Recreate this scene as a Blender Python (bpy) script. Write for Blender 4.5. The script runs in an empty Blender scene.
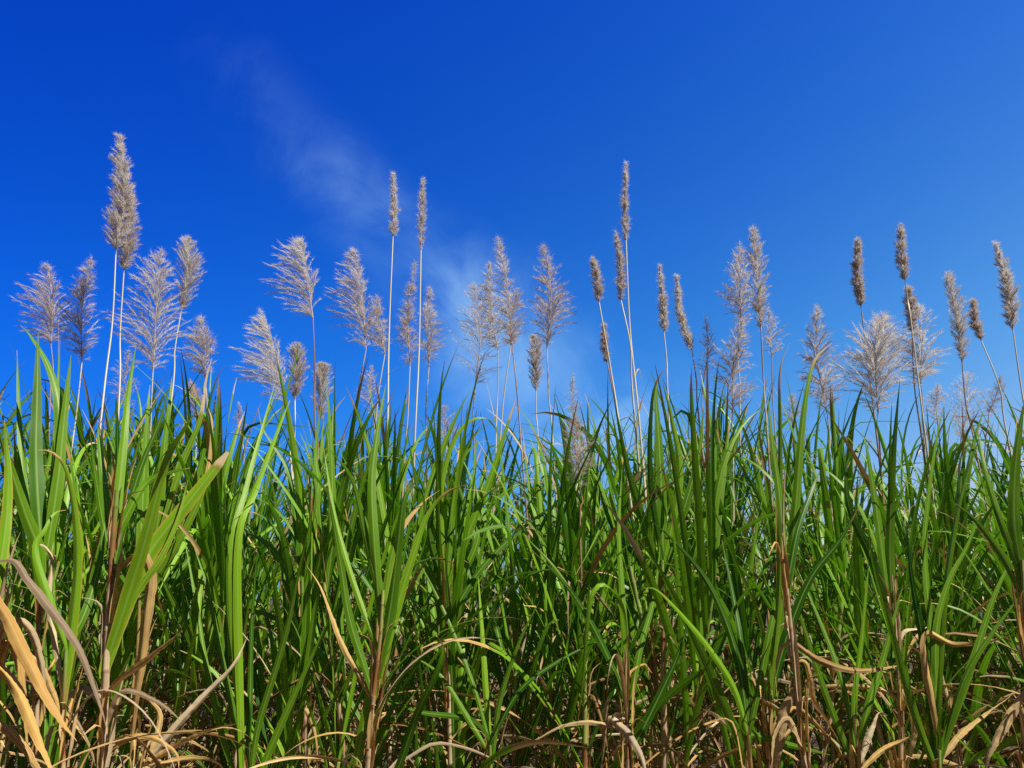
import bpy, math, random
import numpy as np

R = math.radians
PI = math.pi
sc = bpy.context.scene
rng = random.Random(41)
nrg = np.random.default_rng(7)

# ------------------------------------------------------------------ camera
F_PX, PITCH = 804.0, R(15)
EYE = np.array([0.0, 0.0, 1.5])
cd = bpy.data.cameras.new('camera')
cam = bpy.data.objects.new('camera', cd)
sc.collection.objects.link(cam)
cam.location = EYE
cam.rotation_euler = (PI / 2 + PITCH, 0, 0)
cd.angle = 2 * math.atan(512 / F_PX)
cd.clip_start, cd.clip_end = 0.05, 4000
sc.camera = cam


def ray(px, py):
    vx, vy = (px - 512) / F_PX, (384 - py) / F_PX
    return np.array([vx, math.cos(PITCH) - vy * math.sin(PITCH), math.sin(PITCH) + vy * math.cos(PITCH)])


def at(px, py, D):
    """world point whose distance along +Y is D."""
    d = ray(px, py)
    return EYE + d * (D / d[1])


def px_of(p):
    d = np.asarray(p) - EYE
    z = d[1] * math.cos(PITCH) + d[2] * math.sin(PITCH)
    y = -d[1] * math.sin(PITCH) + d[2] * math.cos(PITCH)
    return 512 + F_PX * d[0] / z, 384 - F_PX * y / z


# ------------------------------------------------------------------ node helpers
def new_mat(name):
    m = bpy.data.materials.new(name)
    m.use_nodes = True
    nt = m.node_tree
    for n in list(nt.nodes):
        nt.nodes.remove(n)
    return m, nt


def N(nt, kind, **kw):
    n = nt.nodes.new(kind)
    for k, v in kw.items():
        setattr(n, k, v)
    return n


def L(nt, a, b):
    nt.links.new(a, b)


def mth(nt, op, a, b=None, clamp=False):
    n = N(nt, 'ShaderNodeMath', operation=op, use_clamp=clamp)
    for i, v in enumerate((a, b)):
        if v is None:
            continue
        if isinstance(v, (int, float)):
            n.inputs[i].default_value = v
        else:
            L(nt, v, n.inputs[i])
    return n.outputs[0]


def mixc(nt, fac, a, b, blend='MIX'):
    n = N(nt, 'ShaderNodeMix', data_type='RGBA', blend_type=blend)
    for s, v in ((0, fac), (6, a), (7, b)):
        if isinstance(v, (int, float)):
            n.inputs[s].default_value = v
        elif isinstance(v, tuple):
            n.inputs[s].default_value = (*v, 1)
        else:
            L(nt, v, n.inputs[s])
    return n.outputs[2]


def remap(nt, v, a, b, c=0.0, d=1.0, smooth=False):
    n = N(nt, 'ShaderNodeMapRange', clamp=True)
    if smooth:
        n.interpolation_type = 'SMOOTHSTEP'
    L(nt, v, n.inputs[0])
    for i, x in enumerate((a, b, c, d)):
        n.inputs[i + 1].default_value = x
    return n.outputs[0]


def noise(nt, vec, scale, detail=3.0, rough=0.55):
    n = N(nt, 'ShaderNodeTexNoise')
    n.inputs['Scale'].default_value = scale
    n.inputs['Detail'].default_value = detail
    n.inputs['Roughness'].default_value = rough
    if vec is not None:
        L(nt, vec, n.inputs['Vector'])
    return n.outputs[0]


# ------------------------------------------------------------------ sky
SUN_AZ, SUN_EL = 121, 57
w = bpy.data.worlds.new("World")
sc.world = w
w.use_nodes = True
nt = w.node_tree
bg = nt.nodes['Background']
sky = N(nt, 'ShaderNodeTexSky', sky_type='NISHITA', sun_disc=False)
sky.sun_elevation, sky.sun_rotation = R(SUN_EL), R(SUN_AZ)
sky.ozone_density, sky.air_density, sky.dust_density = 3.0, 1.0, 0.3
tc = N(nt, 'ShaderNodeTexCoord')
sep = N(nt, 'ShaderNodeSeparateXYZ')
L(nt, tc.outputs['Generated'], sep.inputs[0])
dx = remap(nt, sep.outputs[0], -0.7, 0.7, -0.7, 0.7)
dz = remap(nt, sep.outputs[2], 0.0, 0.85, 0.0, 0.85)
comb = N(nt, 'ShaderNodeCombineColor')
for i, (a, b, c) in enumerate(((-1.15, 2.6, -2.75), (0.13, 0.82, -1.25), (0.463, 0.0, 0.33))):
    e = mth(nt, 'ADD', mth(nt, 'ADD', mth(nt, 'MULTIPLY', dx, b), mth(nt, 'MULTIPLY', dz, c)), a)
    L(nt, mth(nt, 'EXPONENT', e), comb.inputs[i])
# deep polarised blue ahead, sky overhead and behind dimmed to deepen the shadows
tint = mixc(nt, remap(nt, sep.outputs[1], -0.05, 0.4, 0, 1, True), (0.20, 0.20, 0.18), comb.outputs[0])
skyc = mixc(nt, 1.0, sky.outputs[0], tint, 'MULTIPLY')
skyc = mixc(nt, 1.0, skyc, mixc(nt, remap(nt, sep.outputs[2], 0.32, 0.02, 0, 1, True), (0.90, 0.88, 0.86), (1.4, 0.68, 0.75)), 'MULTIPLY')
# thin cirrus streak, laid out on the sky dome (direction x/y, z/y)
ysafe = mth(nt, 'MAXIMUM', sep.outputs[1], 0.05)
gu = mth(nt, 'DIVIDE', sep.outputs[0], ysafe)
gv = mth(nt, 'DIVIDE', sep.outputs[2], ysafe)


def guv(px, py):
    d = ray(px, py)
    return d[0] / d[1], d[2] / d[1]


cv = N(nt, 'ShaderNodeCombineXYZ')
L(nt, gu, cv.inputs[0]); L(nt, gv, cv.inputs[1])


def cloud_seg(p0, p1, width, amp, stretch, seed, soft=0.5):
    (u0, v0), (u1, v1) = guv(*p0), guv(*p1)
    ln = math.hypot(u1 - u0, v1 - v0)
    tx, ty = (u1 - u0) / ln, (v1 - v0) / ln
    du, dv = mth(nt, 'SUBTRACT', gu, u0), mth(nt, 'SUBTRACT', gv, v0)
    s = mth(nt, 'ADD', mth(nt, 'MULTIPLY', du, tx), mth(nt, 'MULTIPLY', dv, ty))
    d = mth(nt, 'ABSOLUTE', mth(nt, 'ADD', mth(nt, 'MULTIPLY', du, -ty), mth(nt, 'MULTIPLY', dv, tx)))
    vec = N(nt, 'ShaderNodeCombineXYZ')
    L(nt, mth(nt, 'MULTIPLY', s, stretch), vec.inputs[0]); L(nt, d, vec.inputs[1]); vec.inputs[2].default_value = seed
    m = remap(nt, d, 0.0, width, 1.0, 0.0, True)
    m2 = mth(nt, 'MULTIPLY', remap(nt, s, -ln * 0.25, ln * 0.3, 0, 1, True), remap(nt, s, ln * 0.7, ln * 1.25, 1, 0, True))
    wv = N(nt, 'ShaderNodeCombineXYZ')
    L(nt, gu, wv.inputs[0]); L(nt, gv, wv.inputs[1]); wv.inputs[2].default_value = seed
    n = N(nt, 'ShaderNodeTexNoise')
    n.inputs['Scale'].default_value = 5.5
    n.inputs['Detail'].default_value = 6
    n.inputs['Roughness'].default_value = 0.6
    n.inputs['Distortion'].default_value = 0.6
    L(nt, wv.outputs[0], n.inputs['Vector'])
    nn = remap(nt, n.outputs[0], 0.36, 0.72, 0, 1, True)
    return mth(nt, 'MULTIPLY', mth(nt, 'MULTIPLY', mth(nt, 'MULTIPLY', m, m2), nn), amp)


cl = cloud_seg((215, 40), (300, 150), 0.09, 0.05, 1, 1.3)
for a in (((290, 130), (400, 250), 0.10, 0.15, 1, 4.7), ((325, 155), (415, 260), 0.085, 0.17, 1, 5.5), ((420, 260), (560, 400), 0.12, 0.40, 1, 8.1),
          ((470, 330), (640, 480), 0.18, 0.5, 1, 2.2)):
    cl = mth(nt, 'ADD', cl, cloud_seg(*a))
cl = mth(nt, 'MINIMUM', cl, 0.75)
skyc = mixc(nt, cl, skyc, (4.0, 7.0, 9.6))
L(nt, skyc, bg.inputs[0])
bg.inputs[1].default_value = 0.078

sd = bpy.data.lights.new('sun', 'SUN')
sd.energy, sd.angle, sd.color = 5.0, R(0.53), (1.0, 0.94, 0.82)
sun = bpy.data.objects.new('sun', sd)
sc.collection.objects.link(sun)
# sun lamp shines along its -Z; the sun stands at azimuth SUN_AZ clockwise from +Y
sun.rotation_euler = (R(90 - SUN_EL), 0, R(180 - SUN_AZ))
sun.location = (6, -5, 9)

# ------------------------------------------------------------------ materials
# attributes on every leaf/stalk vertex: lf = (across -1..1, metres along, random), dr = (dryness, tone, edge)


def leaf_material():
    m, nt = new_mat('cane_leaf')
    out = N(nt, 'ShaderNodeOutputMaterial')
    a1 = N(nt, 'ShaderNodeAttribute', attribute_name='lf')
    a2 = N(nt, 'ShaderNodeAttribute', attribute_name='dr')
    s1, s2 = N(nt, 'ShaderNodeSeparateXYZ'), N(nt, 'ShaderNodeSeparateXYZ')
    L(nt, a1.outputs['Vector'], s1.inputs[0]); L(nt, a2.outputs['Vector'], s2.inputs[0])
    u, s, rnd = s1.outputs
    dry, tone, edge = s2.outputs
    au = mth(nt, 'ABSOLUTE', u)
    # streaks along the blade
    v1 = N(nt, 'ShaderNodeCombineXYZ')
    L(nt, mth(nt, 'MULTIPLY', u, 9.0), v1.inputs[0]); L(nt, mth(nt, 'MULTIPLY', s, 2.2), v1.inputs[1]); L(nt, mth(nt, 'MULTIPLY', rnd, 37.0), v1.inputs[2])
    st = noise(nt, v1.outputs[0], 1.0, 4, 0.6)
    v2 = N(nt, 'ShaderNodeCombineXYZ')
    L(nt, mth(nt, 'MULTIPLY', u, 1.6), v2.inputs[0]); L(nt, mth(nt, 'MULTIPLY', s, 9.0), v2.inputs[1]); L(nt, mth(nt, 'MULTIPLY', rnd, 91.0), v2.inputs[2])
    blot = noise(nt, v2.outputs[0], 1.0, 4, 0.65)
    green = mixc(nt, tone, (0.010, 0.105, 0.004), (0.25, 0.52, 0.011))
    green = mixc(nt, remap(nt, st, 0.3, 0.72), mixc(nt, 0.35, green, (0.005, 0.05, 0.002)), green)
    midrib = remap(nt, au, 0.08, 0.2, 0.62, 0.0)
    green = mixc(nt, midrib, green, (0.34, 0.46, 0.10))
    # yellowing margins
    ed = mth(nt, 'MULTIPLY', mth(nt, 'MULTIPLY', remap(nt, au, 0.62, 1.0), edge), remap(nt, blot, 0.3, 0.5))
    green = mixc(nt, ed, green, (0.50, 0.38, 0.07))
    # rust flecks
    fl = N(nt, 'ShaderNodeCombineXYZ')
    L(nt, mth(nt, 'MULTIPLY', u, 6.0), fl.inputs[0]); L(nt, mth(nt, 'MULTIPLY', s, 60.0), fl.inputs[1]); L(nt, mth(nt, 'MULTIPLY', rnd, 13.0), fl.inputs[2])
    fk = noise(nt, fl.outputs[0], 1.0, 2, 0.5)
    green = mixc(nt, remap(nt, fk, 0.69, 0.76, 0, 0.65), green, (0.22, 0.10, 0.025))
    tan = mixc(nt, tone, (0.08, 0.030, 0.010), (0.74, 0.47, 0.13))
    tan = mixc(nt, remap(nt, blot, 0.42, 0.68), tan, mixc(nt, 0.55, tan, (0.13, 0.05, 0.02)))
    tan = mixc(nt, remap(nt, st, 0.42, 0.66, 0, 0.65), tan, (0.78, 0.60, 0.32))
    tan = mixc(nt, remap(nt, st, 0.46, 0.34, 0, 0.6), tan, (0.16, 0.08, 0.035))
    tan = mixc(nt, remap(nt, au, 0.08, 0.2, 0.35, 0.0), tan, (0.72, 0.58, 0.30))
    tan = mixc(nt, remap(nt, rnd, 0.62, 0.9, 0, 0.75), tan, mixc(nt, tone, (0.20, 0.15, 0.11), (0.66, 0.57, 0.42)))
    tan = mixc(nt, remap(nt, rnd, 0.3, 0.08, 0, 0.7), tan, mixc(nt, tone, (0.12, 0.035, 0.01), (0.60, 0.36, 0.10)))
    dmask = remap(nt, mth(nt, 'ADD', dry, mth(nt, 'MULTIPLY', mth(nt, 'SUBTRACT', blot, 0.5), 0.7)), 0.42, 0.58)
    # brown rim where green turns to dead tissue
    rim = mth(nt, 'MULTIPLY', remap(nt, mth(nt, 'ADD', dry, mth(nt, 'MULTIPLY', mth(nt, 'SUBTRACT', blot, 0.5), 0.7)), 0.25, 0.45), 0.6)
    green = mixc(nt, rim, green, (0.30, 0.16, 0.03))
    col = mixc(nt, dmask, green, tan)
    bs = N(nt, 'ShaderNodeBsdfPrincipled')
    L(nt, col, bs.inputs['Base Color'])
    L(nt, remap(nt, dmask, 0, 1, 0.42, 0.75), bs.inputs['Roughness'])
    L(nt, remap(nt, dmask, 0, 1, 0.32, 0.08), bs.inputs['Specular IOR Level'])
    bmp = N(nt, 'ShaderNodeBump')
    bmp.inputs['Strength'].default_value = 0.2
    bmp.inputs['Distance'].default_value = 0.003
    L(nt, st, bmp.inputs['Height']); L(nt, bmp.outputs[0], bs.inputs['Normal'])
    tr = N(nt, 'ShaderNodeBsdfTranslucent')
    tcol = mixc(nt, 0.5, col, mixc(nt, dmask, (0.17, 0.55, 0.006), (0.5, 0.22, 0.05)))
    L(nt, tcol, tr.inputs[0])
    mx = N(nt, 'ShaderNodeMixShader')
    L(nt, remap(nt, dmask, 0, 1, 0.25, 0.15), mx.inputs[0])
    L(nt, bs.outputs[0], mx.inputs[1]); L(nt, tr.outputs[0], mx.inputs[2]); L(nt, mx.outputs[0], out.inputs[0])
    return m


def stalk_material():
    m, nt = new_mat('cane_stalk')
    out = N(nt, 'ShaderNodeOutputMaterial')
    a1 = N(nt, 'ShaderNodeAttribute', attribute_name='lf')
    a2 = N(nt, 'ShaderNodeAttribute', attribute_name='dr')
    s1, s2 = N(nt, 'ShaderNodeSeparateXYZ'), N(nt, 'ShaderNodeSeparateXYZ')
    L(nt, a1.outputs['Vector'], s1.inputs[0]); L(nt, a2.outputs['Vector'], s2.inputs[0])
    u, s, rnd = s1.outputs
    dry, tone, node = s2.outputs
    v1 = N(nt, 'ShaderNodeCombineXYZ')
    L(nt, mth(nt, 'MULTIPLY', u, 5.0), v1.inputs[0]); L(nt, mth(nt, 'MULTIPLY', s, 5.0), v1.inputs[1]); L(nt, mth(nt, 'MULTIPLY', rnd, 31.0), v1.inputs[2])
    n1 = noise(nt, v1.outputs[0], 1.0, 5, 0.65)
    green = mixc(nt, tone, (0.16, 0.26, 0.05), (0.33, 0.36, 0.10))
    red = mixc(nt, n1, (0.22, 0.05, 0.025), (0.30, 0.17, 0.07))
    straw = mixc(nt, remap(nt, n1, 0.3, 0.7), (0.62, 0.50, 0.33), (0.34, 0.20, 0.12))
    c = mixc(nt, remap(nt, dry, 0.2, 0.5), green, red)
    c = mixc(nt, remap(nt, mth(nt, 'ADD', dry, mth(nt, 'MULTIPLY', mth(nt, 'SUBTRACT', n1, 0.5), 0.5)), 0.6, 0.72), c, straw)
    c = mixc(nt, mth(nt, 'MULTIPLY', node, 0.45), c, (0.14, 0.07, 0.035))
    bs = N(nt, 'ShaderNodeBsdfPrincipled')
    L(nt, c, bs.inputs['Base Color'])
    bs.inputs['Roughness'].default_value = 0.55
    bs.inputs['Specular IOR Level'].default_value = 0.3
    L(nt, bs.outputs[0], out.inputs[0])
    return m


def plume_material(name, c0, c1, trans):
    m, nt = new_mat(name)
    out = N(nt, 'ShaderNodeOutputMaterial')
    a2 = N(nt, 'ShaderNodeAttribute', attribute_name='dr')
    s2 = N(nt, 'ShaderNodeSeparateXYZ')
    L(nt, a2.outputs['Vector'], s2.inputs[0])
    c = mixc(nt, s2.outputs[0], c0, c1)
    df = N(nt, 'ShaderNodeBsdfPrincipled')
    df.inputs['Roughness'].default_value = 0.6
    df.inputs['Specular IOR Level'].default_value = 0.3
    L(nt, c, df.inputs['Base Color'])
    tr = N(nt, 'ShaderNodeBsdfTranslucent')
    L(nt, c, tr.inputs[0])
    mx = N(nt, 'ShaderNodeMixShader')
    mx.inputs[0].default_value = trans
    L(nt, df.outputs[0], mx.inputs[1]); L(nt, tr.outputs[0], mx.inputs[2]); L(nt, mx.outputs[0], out.inputs[0])
    return m


M_LEAF = leaf_material()
M_STALK = stalk_material()
M_PLUME = plume_material('plume_fluff', (0.46, 0.31, 0.25), (0.90, 0.87, 0.83), 0.5)
M_RACHIS = plume_material('plume_axis', (0.32, 0.15, 0.10), (0.86, 0.80, 0.66), 0.0)


def soil_material():
    m, nt = new_mat('field_soil')
    out = N(nt, 'ShaderNodeOutputMaterial')
    tcn = N(nt, 'ShaderNodeTexCoord')
    n1 = noise(nt, tcn.outputs['Object'], 2.0, 8, 0.65)
    n2 = noise(nt, tcn.outputs['Object'], 22.0, 6, 0.6)
    c = mixc(nt, remap(nt, n1, 0.35, 0.65), (0.035, 0.022, 0.014), (0.075, 0.048, 0.028))
    c = mixc(nt, remap(nt, n2, 0.52, 0.7, 0, 0.6), c, (0.12, 0.075, 0.04))
    bs = N(nt, 'ShaderNodeBsdfPrincipled')
    bs.inputs['Roughness'].default_value = 0.95
    L(nt, c, bs.inputs['Base Color'])
    b = N(nt, 'ShaderNodeBump')
    b.inputs['Strength'].default_value = 0.8
    b.inputs['Distance'].default_value = 0.04
    L(nt, n2, b.inputs['Height']); L(nt, b.outputs[0], bs.inputs['Normal'])
    L(nt, bs.outputs[0], out.inputs[0])
    return m


M_SOIL = soil_material()


# ------------------------------------------------------------------ mesh gathering
class MB:
    """collects quads with the two vertex attributes and links them as one mesh object."""

    def __init__(self):
        self.v, self.q, self.t, self.a, self.b, self.n = [], [], [], [], [], 0

    def add(self, V, Q=None, T=None, A=None, B=None):
        V = np.asarray(V, float)
        if Q is not None and len(Q):
            self.q.append(np.asarray(Q) + self.n)
        if T is not None and len(T):
            self.t.append(np.asarray(T) + self.n)
        self.v.append(V)
        self.a.append(np.broadcast_to(np.asarray(A, float), (len(V), 3)))
        self.b.append(np.broadcast_to(np.asarray(B, float), (len(V), 3)))
        self.n += len(V)

    def build(self, name, mat, parent=None, origin=None, smooth=True):
        V = np.concatenate(self.v)
        if origin is not None:
            V = V - np.asarray(origin)
        q = np.concatenate(self.q) if self.q else np.zeros((0, 4), int)
        t = np.concatenate(self.t) if self.t else np.zeros((0, 3), int)
        me = bpy.data.meshes.new(name)
        me.vertices.add(len(V))
        me.vertices.foreach_set('co', V.astype(np.float32).ravel())
        idx = np.concatenate([q.ravel(), t.ravel()]).astype(np.int32)
        me.loops.add(len(idx))
        me.loops.foreach_set('vertex_index', idx)
        tot = np.concatenate([np.full(len(q), 4), np.full(len(t), 3)]).astype(np.int32)
        start = np.concatenate([[0], np.cumsum(tot)[:-1]]).astype(np.int32)
        me.polygons.add(len(tot))
        me.polygons.foreach_set('loop_start', start)
        me.polygons.foreach_set('loop_total', tot)
        me.polygons.foreach_set('use_smooth', np.full(len(tot), smooth))
        me.update(calc_edges=True)
        for nm, arr in (('lf', self.a), ('dr', self.b)):
            at_ = me.attributes.new(nm, 'FLOAT_VECTOR', 'POINT')
            at_.data.foreach_set('vector', np.concatenate(arr).astype(np.float32).ravel())
        me.materials.append(mat)
        o = bpy.data.objects.new(name, me)
        sc.collection.objects.link(o)
        if parent is not None:
            o.parent = parent
        return o


def unit(v):
    return v / np.maximum(np.linalg.norm(v, axis=-1, keepdims=True), 1e-9)


def smooth_curve(P, n):
    """Catmull-Rom through the points P, resampled to n points evenly spaced."""
    P = np.asarray(P, float)
    if len(P) == 2:
        P = np.array([P[0], (P[0] + P[1]) / 2, P[1]])
    E = np.vstack([2 * P[0] - P[1], P, 2 * P[-1] - P[-2]])
    out = []
    for i in range(1, len(E) - 2):
        t = np.linspace(0, 1, 16, endpoint=False)[:, None]
        a, b, c, d = E[i - 1], E[i], E[i + 1], E[i + 2]
        out.append(0.5 * ((2 * b) + (c - a) * t + (2 * a - 5 * b + 4 * c - d) * t ** 2 + (-a + 3 * b - 3 * c + d) * t ** 3))
    out.append(P[-1:])
    C = np.concatenate(out)
    s = np.concatenate([[0], np.cumsum(np.linalg.norm(np.diff(C, axis=0), axis=1))])
    x = np.linspace(0, s[-1], n)
    return np.stack([np.interp(x, s, C[:, k]) for k in range(3)], 1), x


U5 = np.array([-1.0, -0.5, -0.12, 0.12, 0.5, 1.0])


def blade(mb, C, S, width, side0, twist=(0, 0), fold=0.35, dry=0.0, dry_from=1.2, tone=0.5, edge=0.0, wav=0.04, base_w=0.55, blunt=0.0, crumple=0.0, ragged=0.0):
    """a cane leaf along centreline C. width = full width in metres; side0 = direction across."""
    n = len(C)
    v = np.linspace(0, 1, n)
    T = unit(np.gradient(C, axis=0))
    sd_ = side0 - (T * side0).sum(1, keepdims=True) * T
    sd_ = unit(sd_)
    nm = np.cross(sd_, T)
    tw = (twist[0] + (twist[1] - twist[0]) * v)[:, None]
    A = sd_ * np.cos(tw) + nm * np.sin(tw)
    B = np.cross(A, T)
    hw = 0.5 * width * np.minimum(1.0, base_w + (1 - base_w) * v / 0.28) * np.maximum(0.0, (1 - v ** 2.1)) ** 0.85
    if blunt:
        hw = 0.5 * width * np.minimum(1.0, base_w + (1 - base_w) * v / 0.28) * np.where(v < 1 - blunt, (1 - (v * 0.8) ** 2.1) ** 0.85, np.interp(v, [1 - blunt, 1], [0.62, 0.2]))
    if ragged:
        k = nrg.random(7)
        hw = hw * (1 - ragged * np.abs(np.interp(v * 6, np.arange(7), k - 0.5)) * 1.2 - ragged * 0.35 * nrg.random(n))
    hw = np.maximum(hw, 0.0008)
    r = rng.random()
    ph = rng.random() * 6
    fo = fold * (1.0 - 0.6 * v)
    wave_l = wav * np.sin(S * 31 + ph) + 0.5 * wav * np.sin(S * 73 + 2 * ph)
    wave_r = wav * np.sin(S * 27 + ph * 1.7) + 0.5 * wav * np.sin(S * 61 + ph)
    if crumple:
        cn = nrg.normal(0, crumple, (n, 2))
        wave_l = wave_l + cn[:, 0]
        wave_r = wave_r + cn[:, 1]
    V = np.zeros((n, 6, 3))
    for k, uu in enumerate(U5):
        wv = wave_l if uu < 0 else wave_r
        lift = (abs(uu) * np.sin(fo) + wv * abs(uu) ** 2)
        V[:, k] = C + A * (hw * uu * np.cos(fo))[:, None] + B * (hw * lift)[:, None]
    idx = np.arange(n * 6).reshape(n, 6)
    Q = np.stack([idx[:-1, :-1], idx[:-1, 1:], idx[1:, 1:], idx[1:, :-1]], -1).reshape(-1, 4)
    At = np.zeros((n, 6, 3))
    At[..., 0] = U5[None]
    At[..., 1] = S[:, None]
    At[..., 2] = r
    Bt = np.zeros((n, 6, 3))
    d = np.maximum(dry, np.clip((v - dry_from) / 0.06 * 0.5 + 0.5, 0, 1) if dry_from < 1.1 else 0)
    Bt[..., 0] = (d * np.ones(n))[:, None]
    Bt[..., 1] = tone
    Bt[..., 2] = edge
    mb.add(V.reshape(-1, 3), Q=Q, A=At.reshape(-1, 3), B=Bt.reshape(-1, 3))


def grow_line(p0, az, th0, th1, length, n, power=2.0, kink=None, sway=0.15):
    v = np.linspace(0, 1, n)
    th = th0 + (th1 - th0) * v ** power
    if kink:
        kv, ka = kink
        th = th + ka / (1 + np.exp(-(v - kv) * 60))
    a = az + sway * v ** 2
    d = np.stack([np.sin(th) * np.cos(a), np.sin(th) * np.sin(a), np.cos(th)], 1)
    st = length / (n - 1)
    C = p0 + np.vstack([np.zeros(3), np.cumsum(0.5 * (d[1:] + d[:-1]) * st, axis=0)])
    S = np.linspace(0, length, n)
    return C, S, np.array([-math.sin(az), math.cos(az), 0.0])


def tube(mb, C, rad, sides=6, tone=0.5, dry=0.0, node=None, ring=True):
    C = np.asarray(C)
    n = len(C)
    T = unit(np.gradient(C, axis=0))
    ref = np.array([0.0, 1.0, 0.0])
    X = unit(np.cross(T, ref))
    Y = np.cross(T, X)
    ang = np.linspace(0, 2 * PI, sides, endpoint=False)
    rad = np.broadcast_to(rad, (n,))
    V = C[:, None] + (X[:, None] * np.cos(ang)[None, :, None] + Y[:, None] * np.sin(ang)[None, :, None]) * rad[:, None, None]
    idx = np.arange(n * sides).reshape(n, sides)
    nx = np.roll(idx, -1, axis=1)
    Q = np.stack([idx[:-1], nx[:-1], nx[1:], idx[1:]], -1).reshape(-1, 4)
    S = np.concatenate([[0], np.cumsum(np.linalg.norm(np.diff(C, axis=0), axis=1))])
    A = np.zeros((n, sides, 3))
    A[..., 0] = np.sin(ang)[None]
    A[..., 1] = S[:, None]
    A[..., 2] = rng.random()
    B = np.zeros((n, sides, 3))
    B[..., 0] = np.broadcast_to(dry, (n,))[:, None]
    B[..., 1] = np.broadcast_to(tone, (n,))[:, None]
    B[..., 2] = 0 if node is None else np.asarray(node)[:, None]
    mb.add(V.reshape(-1, 3), Q=Q, A=A.reshape(-1, 3), B=B.reshape(-1, 3))
    # end cap
    mb.add(V[-1], Q=None, T=[[0, i, i + 1] for i in range(1, sides - 1)], A=A[-1], B=B[-1])


def stalk_mesh(mb, C, r0, r1, z_green, tone=0.5):
    """cane stem with swollen joints; dead straw sheath below, green rolled sheaths above z_green."""
    S = np.concatenate([[0], np.cumsum(np.linalg.norm(np.diff(C, axis=0), axis=1))])
    total = S[-1]
    xs, nd = [0.0], [0.0]
    x = 0.07 + rng.random() * 0.05
    while x < total - 0.03:
        gap = rng.uniform(0.085, 0.13)
        for o_, k in ((-0.008, 0), (-0.002, 1), (0.004, 1), (0.010, 0)):
            xs.append(x + o_); nd.append(k)
        x += gap
    xs.append(total); nd.append(0)
    xs, nd = np.array(xs), np.array(nd, float)
    P = np.stack([np.interp(xs, S, C[:, k]) for k in range(3)], 1)
    rad = np.interp(xs, [0, total], [r0, r1]) * (1 + 0.09 * nd)
    z = P[:, 2]
    dry = np.clip(0.85 - (z - z_green + 0.25) / 0.5, 0, 0.9)
    dry = np.clip(dry + nrg.normal(0, 0.12, len(dry)), 0, 1)
    tube(mb, P, rad, 7, tone=tone, dry=dry, node=nd * (z < z_green + 0.1))


# ------------------------------------------------------------------ plumes
def ribbons(mb, P0, P1, w, col, A0=None):
    """thin tapering triangles from P0 to P1."""
    n = len(P0)
    d = unit(P1 - P0)
    rnd = unit(nrg.normal(size=(n, 3)))
    s = unit(np.cross(d, rnd)) * (np.broadcast_to(w, (n,))[:, None] * 0.5)
    V = np.stack([P0 - s, P0 + s, P1], 1).reshape(-1, 3)
    T = np.arange(n * 3).reshape(n, 3)
    B = np.zeros((n, 3, 3))
    B[..., 0] = np.broadcast_to(col, (n,))[:, None]
    mb.add(V, T=T, A=(0, 0, 0), B=B.reshape(-1, 3))


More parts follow.
